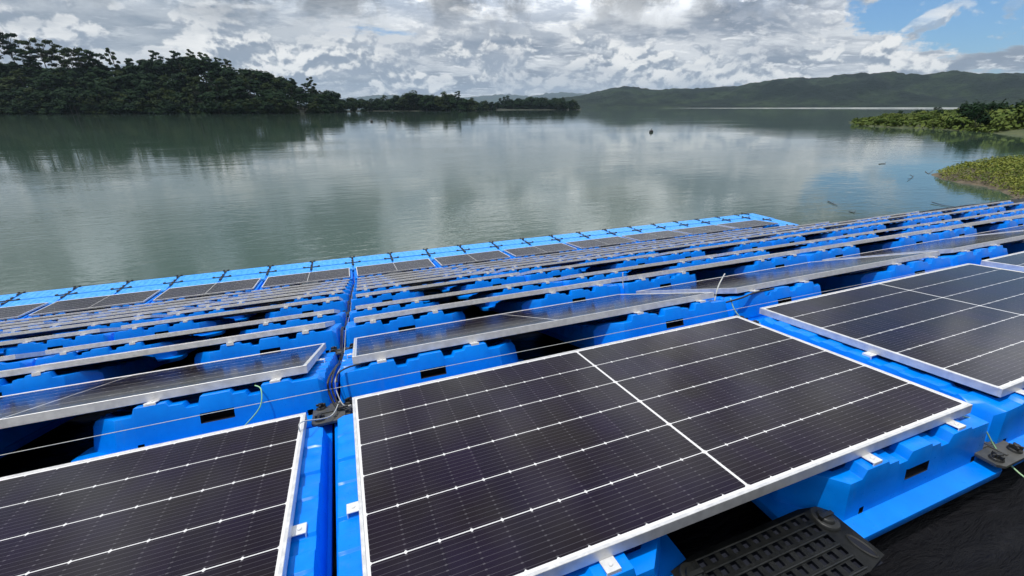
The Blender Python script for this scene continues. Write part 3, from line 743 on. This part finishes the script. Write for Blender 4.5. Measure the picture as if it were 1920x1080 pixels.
P1,z1=land('far_spit',[(1588,230),(1605,235.5),(1660,239),(1720,240.5),(1780,244),(1850,249),(1930,256),(2060,268),(2300,285),(2500,240),(2200,212),(1950,208),(1850,209),(1780,212),(1700,216),(1640,222)],4,1.0,.12,'turf')
P2,z2=land('near_spit',[(1746,326),(1760,337),(1800,343),(1845,350),(1880,362),(1896,378),(1905,395),(1960,430),(2150,520),(2500,520),(2500,300),(2100,290),(1960,300),(1890,306),(1820,314),(1770,320)],.5,.45,.28,'mud')
def bush_proto(w,h,leafm):
    b=MB(); t=MB()
    for i in range(9):
        a=i*2.4; rr=w*.5*random.uniform(.1,.75); z=h*random.uniform(.35,.8)*(1-.4*rr/w); p=(rr*math.cos(a),rr*math.sin(a),z)
        t.tube([(0,0,-.2),(p[0]*.4,p[1]*.4,z*.5),p],.05,4,0,.02); s=w*random.uniform(.16,.26); leafcloud(b,p,(s,s,s*.8*h/w*1.2),55,w*.045)
    return t.me('stem',[M['bark']],180),b.me('foliage',[M[leafm]])
BP=[bush_proto(5,4,'leafC'),bush_proto(4,2.6,'leafC'),bush_proto(3.5,4.6,'leafA'),bush_proto(6,3,'leafC')]
def bush(x,y,z,s,lab,grp,i,name='bush',cat='bush'):
    o=empty(name,Matrix.Translation((x,y,z))@Matrix.Rotation(random.uniform(0,6.28),4,'Z')@Matrix.Scale(s,4)); tag(o,lab,cat,grp)
    link('stem',BP[i][0],o); link('foliage',BP[i][1],o)
random.seed(11)
n=0;tries=0
while n<190 and tries<6000:
    tries+=1; u=random.uniform(1596,1990); vv=random.uniform(213,249); p=at(u,vv)
    if not inside((p.x,p.y),P1) or edist((p.x,p.y),P1)<1.0: continue
    big=random.random()<min(.75,max(.08,(u-1640)/260)); 
    i=random.choice((0,2,3)) if big else 1; s=random.uniform(.6,1.1)*(.5 if u<1650 else .75 if u<1720 else 1.0 if u<1800 else 1.5)
    near=vv>233
    lab=('green bush near the water edge of the far right spit' if near else 'green bush toward the back of the far right spit'); bush(p.x,p.y,z1(p.x,p.y)-.1,s,lab,'bushes on the far right spit, '+('water edge' if near else 'back'),i); n+=1
# weeds, one mass
b=MB()
k=0
while k<26000:
    u=random.uniform(1744,1990); vv=random.uniform(292,400); p=at(u,vv)
    if not inside((p.x,p.y),P2): continue
    d=edist((p.x,p.y),P2)
    if d<.18 or random.random()>.35+d: continue
    if vv>343+(u-1745)*.16 and random.random()<.8: continue
    k+=1; z=z2(p.x,p.y); hh=min(.75,.22+.22*d)*(1+.5*noise.noise(Vector((p.x*.7,p.y*.7,0)))); q=Vector((p.x,p.y,z+random.random()**.7*hh))
    nr=Vector((random.uniform(-.8,.8),random.uniform(-.8,.8),random.uniform(.2,1))).normalized(); a=nr.cross(Vector((random.random(),random.random(),.3))).normalized(); c=nr.cross(a); s=random.uniform(.02,.052); b.quad(q,a*s,c*s*.6)
o=link('weeds',b.me('weeds',[M['leafD']])); tag(o,kind='stuff')
b=MB(); k=0
while k<16000:
    u=random.uniform(1596,1990); vv=random.uniform(212,250); p=at(u,vv)
    if not inside((p.x,p.y),P1) or edist((p.x,p.y),P1)<.3: continue
    k+=1; q=Vector((p.x,p.y,z1(p.x,p.y)+random.random()*.9)); nr=Vector((random.uniform(-.8,.8),random.uniform(-.8,.8),random.uniform(.2,1))).normalized(); a=nr.cross(Vector((random.random(),random.random(),.3))).normalized(); c=nr.cross(a); s=random.uniform(.15,.4); b.quad(q,a*s,c*s*.6)
o=link('ground_cover',b.me('ground_cover',[M['leafC']])); tag(o,kind='stuff')
# ---- things on the water
def buoy(u,v,s,lab):
    b=MB(); b.cyl((0,0,-.15*s),.38*s,.42*s,16,0,.34*s); b.cyl((0,0,.27*s),.34*s,.10*s,16,0,.16*s); b.cyl((0,0,.37*s),.05*s,.22*s,8)
    b.cyl((.0,0,.56*s),.09*s,.08*s,8); o=link('buoy',b.me('buoy',[M['black']],40,.01*s,1),None,Matrix.Translation(at(u,v))); tag(o,lab,'buoy')
buoy(1221,248,1.15,'dark buoy floating alone in the middle of the lake'); buoy(697,228.5,1.3,'tiny dark buoy at left before the middle tree line'); buoy(735,226.5,1.3,'tiny dark buoy right of its twin before the middle tree line')
def stick(pp,r,lab):
    P=[at(*q)+Vector((0,0,.03+random.uniform(-.03,.05))) for q in pp]; b=MB(); b.tube(smooth_path(P,5),r,6,0,r*.5)
    b.tube([P[len(P)//2],P[len(P)//2]+Vector((.15,.1,.12))],r*.5,5,0,r*.2); o=link('driftwood',b.me('driftwood',[M['rubber']],180)); tag(o,lab,'stick')
stick([(1552,378),(1562,383),(1570,386)],.022,'dark driftwood stick floating nearest the walkway corner, left of the others')
stick([(1746,381),(1768,386),(1800,391),(1812,390)],.02,'long thin driftwood branch floating left of the near spit')
stick([(1592,397),(1602,400)],.025,'short driftwood stick floating just above the panel rows')
stick([(1648,308),(1660,307)],.04,'small driftwood piece floating between the two right spits')
stick([(1702,338),(1712,332),(1706,328)],.02,'twisted twigs floating off the tip of the near spit')
stick([(1735,322),(1742,326),(1750,319)],.03,'dead branch sticking out at the tip of the near spit')
# ---------------------------------------------------------------- haze
hz=MB().box((-9500,-150,-16),(15500,15500,620)); hm=bpy.data.materials.new('haze_air'); hm.use_nodes=True; nt=hm.node_tree; nt.nodes.clear()
out=nt.nodes.new('ShaderNodeOutputMaterial'); pv=nt.nodes.new('ShaderNodeVolumePrincipled'); pv.inputs['Color'].default_value=(.62,.80,1,1); pv.inputs['Density'].default_value=5.2e-5
pv.inputs['Anisotropy'].default_value=.2; nt.links.new(pv.outputs[0],out.inputs['Volume'])
o=link('haze',hz.me('haze',[hm])); tag(o,kind='stuff')
# ---------------------------------------------------------------- sky, sun
SUN=Vector((-.32,.02,1)).normalized(); el=math.asin(SUN.z); az=math.atan2(SUN.x,SUN.y)
w=bpy.data.worlds.new('World'); sc.world=w; w.use_nodes=True; w.cycles.sampling_method='MANUAL'; w.cycles.sample_map_resolution=512; t=NT(w); bg=t.n['Background']
sky=t.new('ShaderNodeTexSky'); sky.sky_type='NISHITA'; sky.sun_disc=False; sky.sun_elevation=el; sky.sun_rotation=az; sky.air_density=1.0; sky.dust_density=.6; sky.ozone_density=1.6
SK=.11
dirv=t.new('ShaderNodeTexCoord').outputs['Generated']; s=t.new('ShaderNodeSeparateXYZ'); t.l.new(dirv,s.inputs[0]); dx,dy,dz=s.outputs
def dirdot(u,v):
    d=ray(u,v).normalized(); n=t.new('ShaderNodeVectorMath'); n.operation='DOT_PRODUCT'; t.l.new(dirv,n.inputs[0]); n.inputs[1].default_value=tuple(d); return n.outputs['Value']
def vor(vec,scale,det=3):
    n=t.new('ShaderNodeTexVoronoi'); n.feature='F1'; n.inputs['Scale'].default_value=scale; n.inputs['Detail'].default_value=det; n.inputs['Roughness'].default_value=.55; pass
    n.normalize=True; t.l.new(vec,n.inputs['Vector']); return t.math('SUBTRACT',1.0,n.outputs['Distance'])
def warp(vec,scale,amt):
    n=t.new('ShaderNodeTexNoise'); n.inputs['Scale'].default_value=scale; n.inputs['Detail'].default_value=3; t.l.new(vec,n.inputs['Vector'])
    a=t.new('ShaderNodeVectorMath'); a.operation='MULTIPLY_ADD'; t.l.new(n.outputs['Color'],a.inputs[0]); a.inputs[1].default_value=(amt,)*3; t.l.new(vec,a.inputs[2]); return a.outputs[0]
zc=t.math('MAXIMUM',dz,0.0)
den=t.math('ADD',zc,.15); cv=t.new('ShaderNodeCombineXYZ'); t.l.new(t.math('DIVIDE',dx,den),cv.inputs[0]); t.l.new(t.math('DIVIDE',dy,den),cv.inputs[1])
fl=t.mapping(cv.outputs[0],(.82,1.0,1),rot=(0,0,YAW))
flw=warp(fl,1.2,.35)
n1=t.noise(flw,1.25,9,.60); n1s=t.noise(t.mapping(flw,(1,1,1),(.02,.07,0)),1.25,9,.60); n2=t.noise(t.mapping(flw,(1,1,1),(3.1,1.7,2)),2.4,8,.62)
rel1=t.math('SUBTRACT',n1,n1s)
# heaped clouds low down, lit from above
lowm=warp(t.mapping(dirv,(1,1,1.5)),5.0,.07)
def heapf(off):
    v=lowm if off is None else t.mapping(lowm,(1,1,1),off)
    return t.math('ADD',t.math('MULTIPLY',t.noise(v,8.5,8,.60),.60),t.math('MULTIPLY',vor(v,14.0),.40))
c1=heapf(None); c1s=heapf((-.006,-.004,.014))
relief=t.math('SUBTRACT',c1,c1s)
low=t.ramp(t.math('ADD',dz,t.math('MULTIPLY',t.math('SUBTRACT',n2,.5),.16)),(.07,.19,1,0))
wob=t.math('MULTIPLY',t.math('SUBTRACT',t.noise(dirv,5,6,.62),.5),.16)
def opening(u,v,a,b,k=1.0): return t.ramp(t.math('ADD',dirdot(u,v),t.math('MULTIPLY',wob,k)),(a,b))
gap=opening(1930,40,.955,.995)
cov=t.ramp(t.math('SUBTRACT',n1,t.math('MULTIPLY',gap,.24)),(.27,.36))
heap=t.math('MULTIPLY',t.ramp(t.math('SUBTRACT',c1,t.math('MULTIPLY',gap,.055)),(.545,.585)),low)
ccol=t.mix(t.ramp(n1,(.42,.60)),(1.10,1.13,1.16),(.34,.40,.50))
ccol=t.mix(t.math('MULTIPLY',t.ramp(rel1,(.01,.075)),.85),ccol,(1.42,1.43,1.43))
ccol=t.mix(t.math('MULTIPLY',t.ramp(n2,(.50,.62)),.7),ccol,(.40,.47,.58))
dk=t.ramp(dirdot(60,-60),(.80,.99)); ccol=t.mix(t.math('MULTIPLY',dk,.5),ccol,(.38,.46,.55))
hcol=t.mix(t.ramp(relief,(-.028,.034)),(.38,.45,.56),(1.42,1.41,1.37))
hv=t.ramp(t.noise(t.mapping(dirv,(1,1,3)),3.2,4,.6),(.42,.60)); hcol=t.mix(t.math('MULTIPLY',hv,.5),hcol,(.55,.62,.73))
allc=t.mix(heap,ccol,hcol)
def scale_c(col,f):
    m=t.new('ShaderNodeVectorMath'); m.operation='SCALE'; t.l.new(col,m.inputs[0]); t.l.new(f,m.inputs[3]); return m.outputs[0]
und=t.ramp(t.noise(warp(dirv,3,.12),6.5,6,.6),(.43,.58,.48,1.45)); sky_gain=t.math('MULTIPLY',t.math('MULTIPLY_ADD',t.ramp(dz,(.12,.20)),t.math('SUBTRACT',und,1.0),1.0),1.0)
sky_gain=t.math('MULTIPLY',t.math('MULTIPLY',sky_gain,t.ramp(dz,(.13,.36,1,1.85))),t.ramp(dy,(-.55,.25,.42,1)))   # added dimming of the unseen sky behind camera, shades walls; overhead raised for water
lowhz=t.ramp(dz,(0,.03,1,0)); allc=t.mix(t.math('MULTIPLY',lowhz,.4),allc,(.85,.93,1.0)); allc=scale_c(allc,sky_gain)
mul=t.new('ShaderNodeMix'); mul.data_type='RGBA'; mul.blend_type='MULTIPLY'; mul.inputs[0].default_value=1; t.l.new(allc,mul.inputs[6]); CL=.72/SK; mul.inputs[7].default_value=(CL,CL,CL,1)
blu=t.new('ShaderNodeMix'); blu.data_type='RGBA'; blu.blend_type='MULTIPLY'; blu.inputs[0].default_value=1; t.l.new(sky.outputs[0],blu.inputs[6]); blu.inputs[7].default_value=(.55,.85,1.15,1)
covall=t.math('MAXIMUM',cov,heap)
fin=t.mix(t.math('MULTIPLY',covall,.98),blu.outputs[2],mul.outputs[2])
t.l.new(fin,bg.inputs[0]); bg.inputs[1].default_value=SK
sl=bpy.data.lights.new('sun','SUN'); sl.energy=3.35; sl.angle=R(.5); sl.color=(1,.96,.90); so=bpy.data.objects.new('sun',sl); C.objects.link(so)
so.rotation_euler=SUN.to_track_quat('Z','Y').to_euler(); so.location=(0,0,20)
sc.view_settings.view_transform='Standard'; sc.view_settings.look='None'; sc.view_settings.exposure=0; sc.view_settings.gamma=1
sc.cycles.max_bounces=6; sc.cycles.volume_bounces=0; sc.cycles.transparent_max_bounces=4; sc.cycles.use_denoising=True
